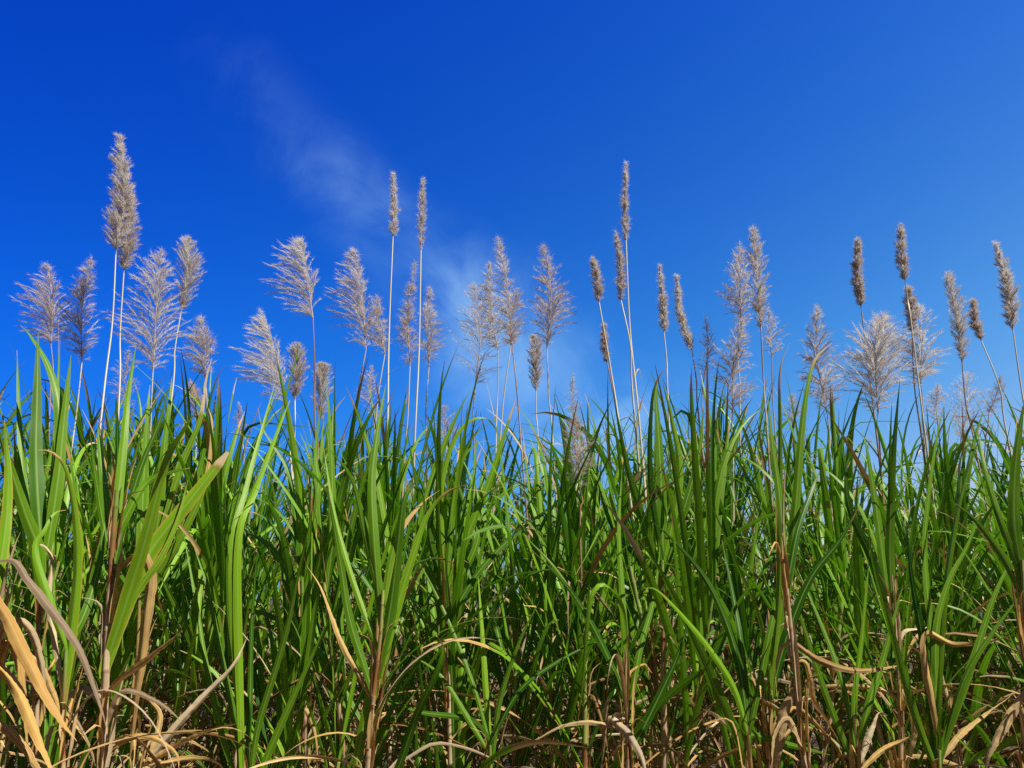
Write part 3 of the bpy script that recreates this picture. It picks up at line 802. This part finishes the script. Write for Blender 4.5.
# ---- front canes laid out from their own leaves: stalk polyline (px), D, leaves (kind, width px, dD at tip, [px...]) base -> tip
# kinds: g green, G light green, k dark green, y green turning yellow, m green with tan end, d dry tan, b dry brown, o dry orange
KIND = dict(g=(0, 0.5, 0.15), G=(0, 0.85, 0.3), k=(0, 0.12, 0.1), y=(0, 0.9, 1.0), m=(0, 0.6, 0.6), d=(1, 0.85, 0), b=(1, 0.2, 0), o=(1, 0.6, 0))
FRONT = [
    ('leafy cane with broad bright blades on a pale papery sheath at lower left', 2.75,
     [(101, 790), (103, 740), (106, 670), (109, 600), (113, 540), (117, 490)],
     [('y', 19, .15, [(106, 668), (128, 600), (150, 552), (190, 500), (228, 452)], dict(blunt=.08, dry_from=.93)),
      ('G', 15, -.2, [(107, 662), (130, 590), (148, 530), (166, 462), (185, 428), (197, 410)], dict(edge=.8)),
      ('y', 9, .1, [(109, 664), (132, 600), (160, 560), (178, 520), (188, 480)], {}),
      ('g', 10, .2, [(112, 560), (118, 500), (124, 440), (128, 395), (136, 345)], {}),
      ('g', 9, .3, [(113, 550), (106, 500), (100, 450), (98, 420)], {}),
      ('g', 11, .2, [(112, 545), (135, 500), (150, 480), (172, 472), (190, 468)], dict(edge=0)),
      ('k', 8, .1, [(110, 590), (120, 540), (140, 470), (160, 420), (171, 380)], {}),
      ('o', 13, .1, [(120, 566), (138, 553), (149, 575), (144, 630), (138, 690), (131, 762)], {}),
      ('d', 8, -.2, [(104, 700), (118, 682), (150, 655), (182, 630)], {}),
      ('d', 6, .0, [(102, 755), (130, 738), (155, 738), (176, 752), (180, 768)], {}),
      ('d', 9, .3, [(104, 730), (98, 700), (84, 690), (66, 700), (58, 725)], {}),
      ('b', 8, .0, [(102, 740), (112, 700), (130, 690), (160, 705), (182, 724)], {})]),
    ('cane with a blade arching over to a straw tip beside the left edge', 2.7,
     [(60, 800), (62, 750), (64, 700), (66, 650)],
     [('y', 12, .0, [(62, 706), (70, 640), (77, 570), (75, 515), (66, 470), (52, 452), (38, 450)], dict(dry_from=.9)),
      ('g', 9, .2, [(66, 650), (86, 610), (100, 560), (105, 520)], {}),
      ('G', 9, .1, [(36, 556), (45, 530), (55, 513), (66, 510)], dict(edge=0)),
      ('d', 7, .1, [(64, 700), (56, 650), (48, 600), (52, 560), (40, 545), (28, 560)], {}),
      ('o', 10, -.1, [(62, 720), (48, 680), (30, 655), (10, 640)], {})]),
    ('cane at the left edge with one broad dark blade standing straight up', 3.0,
     [(34, 820), (36, 740), (38, 640), (40, 560)],
     [('k', 15, .1, [(42, 560), (38, 500), (36, 450), (37, 400), (38, 332)], {}),
      ('g', 13, .2, [(44, 560), (56, 500), (60, 450), (58, 400), (48, 365), (30, 335), (20, 325)], {}),
      ('g', 12, .1, [(46, 555), (58, 480), (64, 420), (71, 355)], {}),
      ('g', 14, -.2, [(42, 600), (38, 550), (24, 510), (8, 460), (-4, 425)], {}),
      ('g', 9, .3, [(40, 570), (26, 500), (20, 430), (17, 350)], dict()),
      ('k', 8, .3, [(42, 560), (54, 480), (58, 400), (60, 340)], {}),
      ('o', 9, .0, [(42, 590), (30, 520), (10, 480), (-10, 478)], {})]),
    ('withered cane with curling brown and straw blades in the lower left corner', 2.35,
     [(-20, 830), (-14, 760), (-10, 690), (-8, 620), (-6, 560)],
     [('b', 9, -.1, [(14, 560), (30, 582), (58, 616), (82, 650), (98, 694), (107, 727)], {}),
      ('o', 13, -.05, [(-6, 595), (14, 628), (36, 672), (60, 712), (80, 740)], {}),
      ('d', 13, -.1, [(-8, 660), (16, 690), (36, 735), (56, 785)], {}),
      ('o', 9, -.05, [(-10, 715), (18, 740), (36, 766), (48, 790)], {}),
      ('o', 9, .1, [(-8, 640), (20, 620), (38, 650), (44, 720)], {}),
      ('y', 12, .1, [(-6, 600), (4, 540), (8, 480), (4, 420)], dict()),
      ('d', 12, .1, [(-8, 700), (10, 640), (24, 670), (30, 760)], {})]),
    ('young cane fanning narrow upright blades from the bottom edge near left', 3.0,
     [(244, 840), (243, 800), (242, 768)],
     [('g', 7, .2, [(240, 790), (222, 735), (206, 663), (196, 600), (183, 530)], {}),
      ('g', 7, .1, [(241, 790), (238, 740), (222, 660), (208, 590), (192, 540)], {}),
      ('g', 7, .2, [(244, 780), (238, 700), (228, 620), (226, 550), (224, 470)], {}),
      ('k', 6, .2, [(246, 780), (250, 700), (252, 620), (258, 540)], {}),
      ('g', 7, -.1, [(250, 785), (258, 728), (284, 640), (300, 565), (312, 510)], {}),
      ('g', 8, .0, [(254, 790), (272, 745), (300, 682), (328, 620)], dict()),
      ('G', 8, .4, [(232, 560), (246, 490), (262, 430), (276, 380)], {}),
      ('G', 9, .4, [(238, 550), (256, 490), (280, 425), (290, 400)], {})]),
    ('straggling dead cane whose long straw blade slants up beside the leafy left cane', 2.9,
     [(130, 830), (140, 780), (160, 760)],
     [('d', 11, .1, [(140, 772), (172, 730), (206, 695), (234, 664), (247, 636)], {}),
      ('d', 8, .0, [(146, 764), (184, 742), (214, 730), (242, 722)], {}),
      ('o', 7, .2, [(150, 760), (160, 720), (150, 700), (128, 684)], {}),
      ('d', 9, .0, [(150, 765), (190, 760), (215, 765), (230, 790)], {}),
      ('b', 6, .2, [(150, 755), (170, 735), (200, 745), (215, 760)], {})]),
    ('cane with a wide blade creased over at its top left of centre', 3.0,
     [(364, 830), (368, 760), (374, 690), (380, 640), (383, 590)],
     [('G', 14, .1, [(356, 768), (370, 700), (392, 625), (412, 560), (428, 515), (446, 493), (468, 484)], dict(dry_from=.9)),
      ('g', 15, .2, [(378, 670), (390, 610), (398, 545), (404, 500), (414, 486), (423, 498), (424, 520)], {}),
      ('g', 12, .2, [(380, 620), (374, 540), (372, 480), (378, 430), (386, 384)], {}),
      ('k', 9, -.3, [(394, 775), (416, 717), (438, 670), (443, 648), (437, 636)], dict(dry_from=.87)),
      ('g', 8, .2, [(382, 610), (366, 540), (352, 480), (330, 450)], {}),
      ('g', 9, .1, [(372, 690), (350, 620), (340, 560), (326, 480)], {}),
      ('m', 9, .3, [(384, 600), (396, 540), (420, 505), (440, 490)], dict(dry_from=.5)),
      ('G', 7, .2, [(378, 650), (356, 590), (336, 520), (324, 450)], {}),
      ('d', 8, .1, [(372, 700), (340, 640), (322, 590), (306, 565), (302, 540)], {})]),
    ('slender cane with crossing narrow blades just left of the dark centre', 3.2,
     [(492, 840), (491, 790), (490, 745)],
     [('G', 7, .2, [(491, 760), (487, 710), (483, 640), (478, 572)], {}),
      ('g', 6, .1, [(490, 755), (466, 715), (440, 675), (412, 655)], {}),
      ('g', 5, .3, [(491, 750), (475, 690), (450, 625), (426, 575), (410, 550)], {}),
      ('g', 6, .0, [(493, 755), (500, 700), (520, 640), (540, 600)], {}),
      ('m', 7, -.3, [(478, 772), (492, 758), (514, 747), (545, 742), (590, 748)], dict(dry_from=.45)),
      ('k', 7, .1, [(491, 745), (470, 720), (420, 712), (390, 700)], {}),
      ('k', 6, .1, [(492, 740), (520, 690), (560, 660), (600, 640)], {})]),
    ('cane with a thin blade hooked over and hanging down, centre of field', 3.1,
     [(628, 840), (628, 780), (627, 715), (626, 660)],
     [('G', 6, -.1, [(626, 665), (624, 620), (616, 594), (602, 584), (591, 598), (586, 640), (582, 690), (577, 728)], dict(edge=0)),
      ('g', 8, .2, [(628, 712), (625, 640), (622, 590), (619, 530), (622, 470)], {}),
      ('g', 7, .2, [(628, 715), (640, 650), (654, 600), (661, 540)], {}),
      ('k', 9, .0, [(630, 755), (655, 705), (676, 660), (690, 620)], {}),
      ('d', 10, -.2, [(610, 716), (626, 732), (640, 754), (650, 785)], {}),
      ('d', 5, .1, [(627, 690), (632, 672), (645, 665), (653, 672)], {}),
      ('b', 6, .2, [(627, 720), (610, 700), (606, 740), (602, 780)], {}),
      ('k', 7, .0, [(626, 700), (600, 640), (570, 590), (530, 548)], {}),
      ('G', 6, .1, [(626, 690), (598, 640), (560, 575), (524, 535)], {}),
      ('d', 7, .1, [(625, 730), (590, 722), (560, 726), (535, 738), (512, 745)], {})]),
    ('cane with long slanting dark blades and one bright arched leaf right of centre', 2.95,
     [(750, 840), (750, 790), (748, 735)],
     [('g', 13, .1, [(748, 765), (716, 690), (690, 630), (664, 577), (640, 540)], {}),
      ('k', 9, .2, [(749, 745), (738, 660), (712, 590), (678, 545), (650, 520)], {}),
      ('G', 8, -.1, [(735, 690), (712, 652), (688, 622), (668, 600), (655, 589), (644, 588)], dict(edge=0)),
      ('k', 8, .2, [(750, 740), (742, 650), (734, 600), (722, 540)], {}),
      ('g', 8, .2, [(752, 720), (768, 640), (780, 580), (784, 520)], {}),
      ('d', 8, .1, [(748, 750), (735, 735), (715, 715), (697, 706)], {}),
      ('g', 7, .1, [(752, 735), (790, 745), (830, 755)], {})]),
    ('tall cane with a high slanting blade ending in a dark wisp over the gap', 3.0,
     [(768, 840), (769, 790), (770, 740), (771, 690)],
     [('g', 12, .2, [(770, 700), (780, 620), (791, 555), (797, 490), (802, 430), (808, 385), (816, 358), (832, 343)], dict(dry_from=.9)),
      ('m', 8, .1, [(770, 690), (779, 600), (780, 500), (780, 430), (780, 370), (790, 343)], dict(dry_from=.84)),
      ('m', 6, .2, [(770, 680), (778, 610), (778, 540), (776, 470), (770, 420)], dict(dry_from=.4)),
      ('k', 10, .0, [(771, 700), (786, 640), (810, 580), (840, 540), (860, 505)], {}),
      ('y', 5, .2, [(770, 690), (760, 620), (735, 560), (705, 490)], {})]),
    ('thick reddish brown cane stalk wrapped in peeling husk right of centre', 2.9,
     [(812, 850), (806, 780), (800, 720), (794, 660), (788, 600), (784, 555), (783, 510), (785, 470)],
     [('g', 9, .1, [(786, 575), (780, 500), (772, 440), (768, 395)], {}),
      ('k', 8, .2, [(787, 590), (798, 530), (812, 490), (820, 470)], {}),
      ('o', 12, .0, [(796, 690), (784, 710), (776, 750), (772, 800)], {}),
      ('d', 9, -.1, [(806, 770), (800, 740), (788, 720), (775, 740), (770, 790)], {}),
      ('d', 6, .1, [(790, 640), (780, 650), (775, 670), (778, 700)], {}),
      ('b', 8, .2, [(790, 640), (820, 660), (860, 670), (905, 665)], {}),
      ('d', 8, .1, [(806, 665), (812, 700), (826, 722), (840, 745)], {})]),
    ('young cane spreading a narrow V of blades in front of the low gap', 3.1,
     [(856, 850), (856, 800), (856, 752)],
     [('g', 7, .1, [(855, 760), (855, 700), (862, 640), (870, 550)], {}),
      ('g', 8, .1, [(858, 750), (870, 700), (883, 660), (903, 585)], {}),
      ('g', 7, .0, [(854, 765), (828, 700), (806, 634), (790, 578)], {}),
      ('g', 7, .2, [(855, 745), (842, 680), (822, 625), (797, 568)], {}),
      ('d', 9, .1, [(857, 770), (870, 730), (878, 712), (888, 715)], {}),
      ('d', 7, .1, [(856, 775), (880, 752), (900, 742), (925, 730)], {})]),
    ('pale husky cane stalk standing bare in the shade at lower right', 3.3,
     [(904, 850), (901, 760), (899, 700), (897, 650), (894, 600), (892, 575)],
     [('d', 11, .0, [(900, 690), (912, 720), (906, 760), (900, 800)], {}),
      ('g', 11, .1, [(896, 640), (886, 580), (878, 520), (868, 455), (862, 430)], {}),
      ('g', 10, .1, [(896, 640), (890, 560), (892, 480), (896, 420), (900, 380)], {}),
      ('k', 10, .2, [(895, 630), (872, 560), (850, 510), (846, 470), (852, 452)], {}),
      ('d', 6, .1, [(897, 650), (905, 630), (925, 628), (932, 615)], {}),
      ('d', 8, .1, [(899, 700), (880, 690), (840, 688), (800, 690)], {})]),
    ('dense cane fan opening wide from the bottom of the right side', 2.9,
     [(940, 850), (940, 800), (939, 750)],
     [('g', 9, .1, [(936, 770), (914, 712), (891, 630), (873, 562), (868, 520)], {}),
      ('k', 10, .2, [(937, 760), (926, 660), (912, 580), (906, 520)], {}),
      ('g', 9, .1, [(939, 750), (936, 640), (948, 585), (968, 545), (985, 500)], {}),
      ('g', 9, .0, [(941, 755), (964, 680), (991, 634), (1026, 588)], {}),
      ('g', 9, .1, [(942, 750), (972, 665), (997, 590), (1020, 548)], {}),
      ('G', 9, .2, [(938, 700), (944, 600), (960, 500), (985, 420)], {}),
      ('g', 8, .2, [(938, 720), (930, 620), (925, 540), (935, 450), (945, 400)], {}),
      ('G', 7, -.3, [(985, 775), (968, 750), (950, 730)], {}),
      ('d', 9, .1, [(940, 760), (962, 730), (992, 705), (1030, 682)], {}),
      ('d', 9, .1, [(925, 640), (955, 645), (990, 644), (1024, 634)], {})]),
    ('cane at the right edge with one wide blade rising beside the border', 2.7,
     [(1034, 850), (1030, 740), (1026, 640), (1022, 560)],
     [('g', 13, .1, [(1022, 570), (1014, 520), (1016, 460), (1024, 400)], {}),
      ('d', 10, .0, [(1028, 690), (1008, 715), (990, 745), (980, 780)], {}),
      ('G', 8, .1, [(1028, 735), (1002, 745), (975, 758), (955, 775)], {}),
      ('g', 8, .2, [(1022, 580), (1000, 520), (985, 470), (978, 430)], {}),
      ('g', 9, .1, [(1024, 600), (1005, 560), (975, 520), (950, 500)], {})]),
    ('light green cane with upright swords beneath the pale slender plume', 3.6,
     [(664, 850), (664, 740), (663, 640), (662, 560)],
     [('g', 13, .1, [(663, 560), (662, 500), (659, 440), (656, 395), (658, 372)], {}),
      ('k', 8, .1, [(662, 560), (650, 480), (652, 400), (662, 372), (672, 366)], dict(dry_from=.85)),
      ('G', 9, .1, [(664, 560), (680, 480), (672, 420), (662, 380)], {}),
      ('g', 9, .1, [(665, 570), (690, 490), (700, 450), (704, 400)], {}),
      ('g', 9, .1, [(662, 580), (646, 530), (628, 470), (614, 400)], {}),
      ('g', 9, .2, [(664, 590), (700, 540), (714, 460), (706, 400), (700, 370)], {}),
      ('k', 8, .2, [(663, 600), (640, 560), (610, 520), (590, 440)], {})]),
    ('cane bending two leaves into arches at the edge of the central gap', 3.5,
     [(452, 850), (450, 760), (448, 660), (446, 580)],
     [('G', 8, .1, [(445, 580), (440, 500), (450, 450), (466, 424), (486, 418), (500, 436)], {}),
      ('g', 7, .1, [(447, 585), (452, 520), (462, 462), (478, 443), (492, 441)], {}),
      ('g', 10, .1, [(448, 590), (470, 530), (490, 480), (506, 430), (516, 398)], dict(dry_from=.88)),
      ('g', 9, .1, [(447, 590), (430, 540), (434, 500), (440, 470)], {}),
      ('g', 8, .2, [(448, 600), (478, 540), (474, 480), (478, 430)], {}),
      ('g', 8, .2, [(449, 620), (480, 570), (520, 530), (560, 500)], {}),
      ('G', 7, .2, [(447, 610), (425, 560), (418, 540), (424, 480)], {})]),
    ('cane lifting a broad two toned blade beside the comb shaped silver plume', 3.5,
     [(306, 850), (306, 760), (304, 660), (302, 580)],
     [('y', 10, .1, [(302, 580), (300, 500), (292, 440), (284, 395), (276, 355)], dict(edge=.5)),
      ('g', 8, .1, [(303, 580), (318, 500), (316, 450), (322, 400)], dict()),
      ('g', 9, .1, [(303, 590), (330, 530), (332, 470), (329, 410), (326, 380)], {}),
      ('k', 8, .1, [(303, 590), (296, 520), (288, 470), (264, 430), (258, 408)], {}),
      ('g', 7, .2, [(303, 600), (310, 540), (318, 480), (324, 415)], {}),
      ('m', 7, .1, [(304, 620), (318, 560), (310, 500), (308, 475)], dict(dry_from=.3)),
      ('g', 9, .2, [(303, 600), (280, 560), (262, 540), (240, 530)], {})]),
    ('cane holding an upright dark creased leaf below the wide silvery feather plume', 3.3,
     [(132, 850), (134, 740), (138, 640), (140, 580)],
     [('g', 11, .1, [(140, 590), (142, 520), (145, 460), (148, 410), (150, 385)], {}),
      ('g', 10, .1, [(141, 590), (158, 520), (164, 450), (170, 400), (172, 376)], {}),
      ('m', 8, .1, [(142, 590), (160, 540), (180, 470), (200, 420), (206, 380), (212, 358)], dict(dry_from=.75)),
      ('k', 9, .2, [(140, 600), (120, 540), (118, 480), (117, 420), (115, 388)], {}),
      ('g', 9, .2, [(141, 600), (170, 560), (190, 500), (206, 440), (212, 400)], {}),
      ('m', 8, .1, [(141, 600), (180, 540), (206, 480), (212, 425), (208, 408)], dict(dry_from=.6)),
      ('g', 8, .2, [(140, 600), (110, 550), (96, 480), (90, 430)], {})]),
]


def front_cane(label, D, stalk_px, leaves):
    global N_CANES
    pts = [at(x, y, D) for x, y in stalk_px]
    pts.sort(key=lambda p: p[2])
    if pts[0][2] > 0.05:
        pts.insert(0, np.array([pts[0][0] - (pts[1][0] - pts[0][0]) * 0.3, D, 0.0]))
    pts = np.array(pts)
    pts[:, 2] = np.maximum(pts[:, 2], 0)
    base = pts[0].copy()
    C, _ = smooth_curve(pts, 40)
    t = thing('sugarcane', label, 'sugarcane plant', base, 'sugarcane plants along the front of the field')
    sm = MB()
    rr = 0.019 if ('thick' in label or 'pale' in label) else 0.014
    stalk_mesh(sm, C, rr, rr * (0.12 if 'thick' in label or 'pale husky' in label else 0.42), 9 if ('thick' in label or 'pale husky' in label or 'dead' in label) else C[-1, 2] - 0.15, rng.random())
    sm.build('stalk', M_STALK, t, base)
    for kind, wpx, dd, pl, opt in leaves:
        n = len(pl)
        Q = [at(x, y, D + dd * (i / (n - 1)) ** 1.3) for i, (x, y) in enumerate(pl)]
        # root the blade on the stalk, in depth as well
        zr = min(C[-1, 2], Q[0][2] - 0.03) if kind not in 'dbo' else min(C[-1, 2], Q[0][2])
        root = np.array([np.interp(zr, C[:, 2], C[:, k]) for k in range(3)])
        if np.linalg.norm(root - Q[0]) > 0.015:
            Q.insert(0, root)
        CC, S = smooth_curve(Q, 34 if kind not in 'dbo' else 56)
        if kind in 'dbo':
            CC = CC + np.cumsum(nrg.normal(0, 0.0005, CC.shape), axis=0)
            W0 = 1.15 if D < 2.8 else 1.0
        else:
            W0 = 1.0 if px_of(C[-1])[0] < 160 else 0.96
        W = wpx / F_PX * D * 1.05
        dry, tone, edge = KIND[kind]
        o = dict(tone=min(1, max(0, tone + rng.gauss(0, .08 if not dry else .16))), edge=edge, dry_from=1.2)
        if not dry and rng.random() < .5:
            o['dry_from'] = rng.uniform(.93, .99)
        o.update(opt)
        vd = unit(CC.mean(0) - EYE)
        T = unit(CC[-1] - CC[0])
        side = unit(np.cross(T, vd))
        if dry:
            tw = (rng.uniform(-.5, .5), rng.choice([-1, 1]) * (rng.uniform(.2, 1.0) if D < 2.8 else rng.uniform(.5, 2.2)))
        else:
            tw = (rng.uniform(-.5, .5), rng.uniform(-.9, .9))
        lm = MB()
        blade(lm, CC, S, W * W0, side, tw, rng.uniform(.15, .5) if not dry else rng.uniform(.5, 1.0), dry, wav=.05 if not dry else .12,
              crumple=0 if not dry else .05, ragged=0.10 if not dry else .22, **o)
        b = lm.build('leaf' if not dry else 'dry_leaf', M_LEAF, t, base)
    dm = MB()
    dry_fan(dm, C, 0.2, max(0.45, min(1.1, C[-1, 2] - 0.2)), 8, 16)
    husks(dm, C, 34 if 'papery' in label else 16, C[-1, 2] - 0.12, 0.75)
    dm.build('dry_foliage', M_LEAF, t, base)
    N_CANES += 1


for a in FRONT:
    front_cane(*a)

# ---- the rest of the field: rows of canes, nothing tells those of one row apart
rows = [  # D, spacing px-ish in metres, group label, label
    (3.75, 0.112, 'plain canes of the first full row', 'plain leafy sugarcane packed in the first row behind the front canes'),
    (4.5, 0.125, 'plain canes of the second row', 'plain leafy sugarcane of the second row, half hidden, under the tall plumes'),
    (5.5, 0.165, 'plain canes of the third row', 'plain sugarcane of the third row, seen only through gaps between nearer canes'),
    (6.8, 0.235, 'plain canes of the rear row', 'plain sugarcane of the rear row, mere slivers of leaf through the tangle'),
]
for D0, sp, grp, lab in rows:
    half = D0 * 0.64 + 0.45
    x = -half
    while x < half:
        D = D0 + rng.gauss(0, 0.16)
        px, _ = px_of((x, D, 1.8))
        gap = (808 < px < 852) or (424 < px < 450)
        if not (gap and (rng.random() < 0.6)):
            tip = skyline(px) + rng.expovariate(1 / 24) - 10 + (18 if gap else 0)
            if rng.random() < 0.22:
                tip += rng.uniform(60, 150)
            plain_cane(x, D, lab, grp, tip_py=tip, lod=14 if D0 < 5 else 11)
        x += sp * rng.uniform(0.6, 1.4)
print('CANES', N_CANES, len(PLUMES))

x = -2.6
while x < 2.7:
    D = rng.uniform(3.25, 4.2)
    plain_cane(x, D, 'short young sugarcane shoot filling the shade between taller front canes', 'short young cane shoots low in the front',
               tip_py=rng.uniform(500, 610), n_dry=2, n_leaf=rng.randint(9, 12))
    x += rng.uniform(0.15, 0.28)

# ---- far canes as one mass, thatch on the ground
mb, sb = MB(), MB()
for i in range(420):
    D = rng.uniform(7.6, 13)
    x = rng.uniform(-1, 1) * (D * 0.75 + 1.5)
    zt = rng.uniform(2.2, 3.3)
    zf = zt - 0.9
    p = np.array([x, D, zf])
    C, _ = smooth_curve([np.array([x - .03, D, 0.]), p], 6)
    tube(mb, C, 0.012, 4, tone=.5, dry=1.0)
    fan(mb, p, np.array([0, 0, 1.0]), rng.uniform(.8, 1.1), 8, rng.uniform(0, PI), 1.2, 8, .45)
    dry_fan(mb, C, 0.2, 1.1, 4, 8, tone_m=0.1)  # far dead leaves also darkened in colour for the shade inside the field
for i in range(70):   # canes beyond the frame on both sides, only to close the field
    sgn = rng.choice([-1, 1])
    D = rng.uniform(3.6, 7.5)
    x = sgn * (D * 0.64 + 0.6 + rng.uniform(0, 2.5))
    zf = rng.uniform(1.3, 1.8)
    p = np.array([x, D, zf])
    C, _ = smooth_curve([np.array([x - .03, D, 0.]), p], 6)
    tube(mb, C, 0.012, 4, tone=.5, dry=1.0)
    fan(mb, p, np.array([0, 0, 1.0]), rng.uniform(.8, 1.1), 9, rng.uniform(0, PI), 1.2, 10, .45)
    dry_fan(mb, C, 0.2, 1.1, 6, 8)
far = mb.build('far_cane_growth', M_LEAF)
far['kind'] = 'stuff'
far['label'] = 'mass of cane leaves filling the depth behind the rows'
far['category'] = 'vegetation'

lb = MB()
for i in range(1500):
    D = rng.uniform(2.6, 9.5)
    x = rng.uniform(-1, 1) * (D * 0.7 + 1.0)
    z = abs(rng.gauss(0.0, 0.22)) + 0.02 if D > 3.1 else abs(rng.gauss(0, .06)) + .02
    th0 = R(rng.uniform(35, 100))
    ln = rng.uniform(0.3, 0.9)
    C, S, sd_ = grow_line(np.array([x, D, z]), rng.uniform(0, 2 * PI), th0, th0 + R(rng.uniform(-10, 70)), ln, 9, 1.2, None, rng.gauss(0, .9))
    C[:, 2] = np.maximum(C[:, 2], 0.012 + 0.02 * rng.random())
    blade(lb, C, S, rng.uniform(.012, .034), sd_, (rng.gauss(0, .8), rng.gauss(0, 2.2)), rng.uniform(.2, 1.2), 1.0, 0,
          min(1, max(0, rng.gauss(.0, .12))), 0, wav=.15, crumple=.1, ragged=.5)
lit = lb.build('dry_leaf_litter', M_LEAF)
lit['kind'] = 'stuff'
lit['label'] = 'tangled straw brown dead leaves covering the soil under the cane'
lit['category'] = 'leaf litter'

# ------------------------------------------------------------------ ground
gx = np.concatenate([np.linspace(-1500, -14, 12), np.linspace(-12, 12, 97), np.linspace(14, 1500, 12)])
gy = np.concatenate([np.linspace(-1500, -8, 12), np.linspace(-6, 16, 89), np.linspace(18, 2500, 14)])
X, Y = np.meshgrid(gx, gy)
Z = 0.03 * np.sin(X * 1.7 + 0.6 * Y) * np.sin(Y * 2.3) * np.exp(-(X / 14) ** 2 - ((Y - 5) / 14) ** 2) - 0.03
V = np.stack([X, Y, Z], -1).reshape(-1, 3)
idx = np.arange(V.shape[0]).reshape(X.shape)
Q = np.stack([idx[:-1, :-1], idx[:-1, 1:], idx[1:, 1:], idx[1:, :-1]], -1).reshape(-1, 4)
g = MB()
g.add(V, Q=Q, A=(0, 0, 0), B=(0, 0, 0))
gr = g.build('ground', M_SOIL)
gr['kind'] = 'structure'

# ------------------------------------------------------------------ render settings
sc.view_settings.view_transform = 'Standard'
sc.view_settings.look = 'None'
sc.view_settings.gamma = 1
sc.view_settings.exposure = 0.52
sc.view_settings.use_curve_mapping = False
sc.cycles.max_bounces = 5
sc.cycles.diffuse_bounces = 2
sc.cycles.transmission_bounces = 3
sc.cycles.use_denoising = False
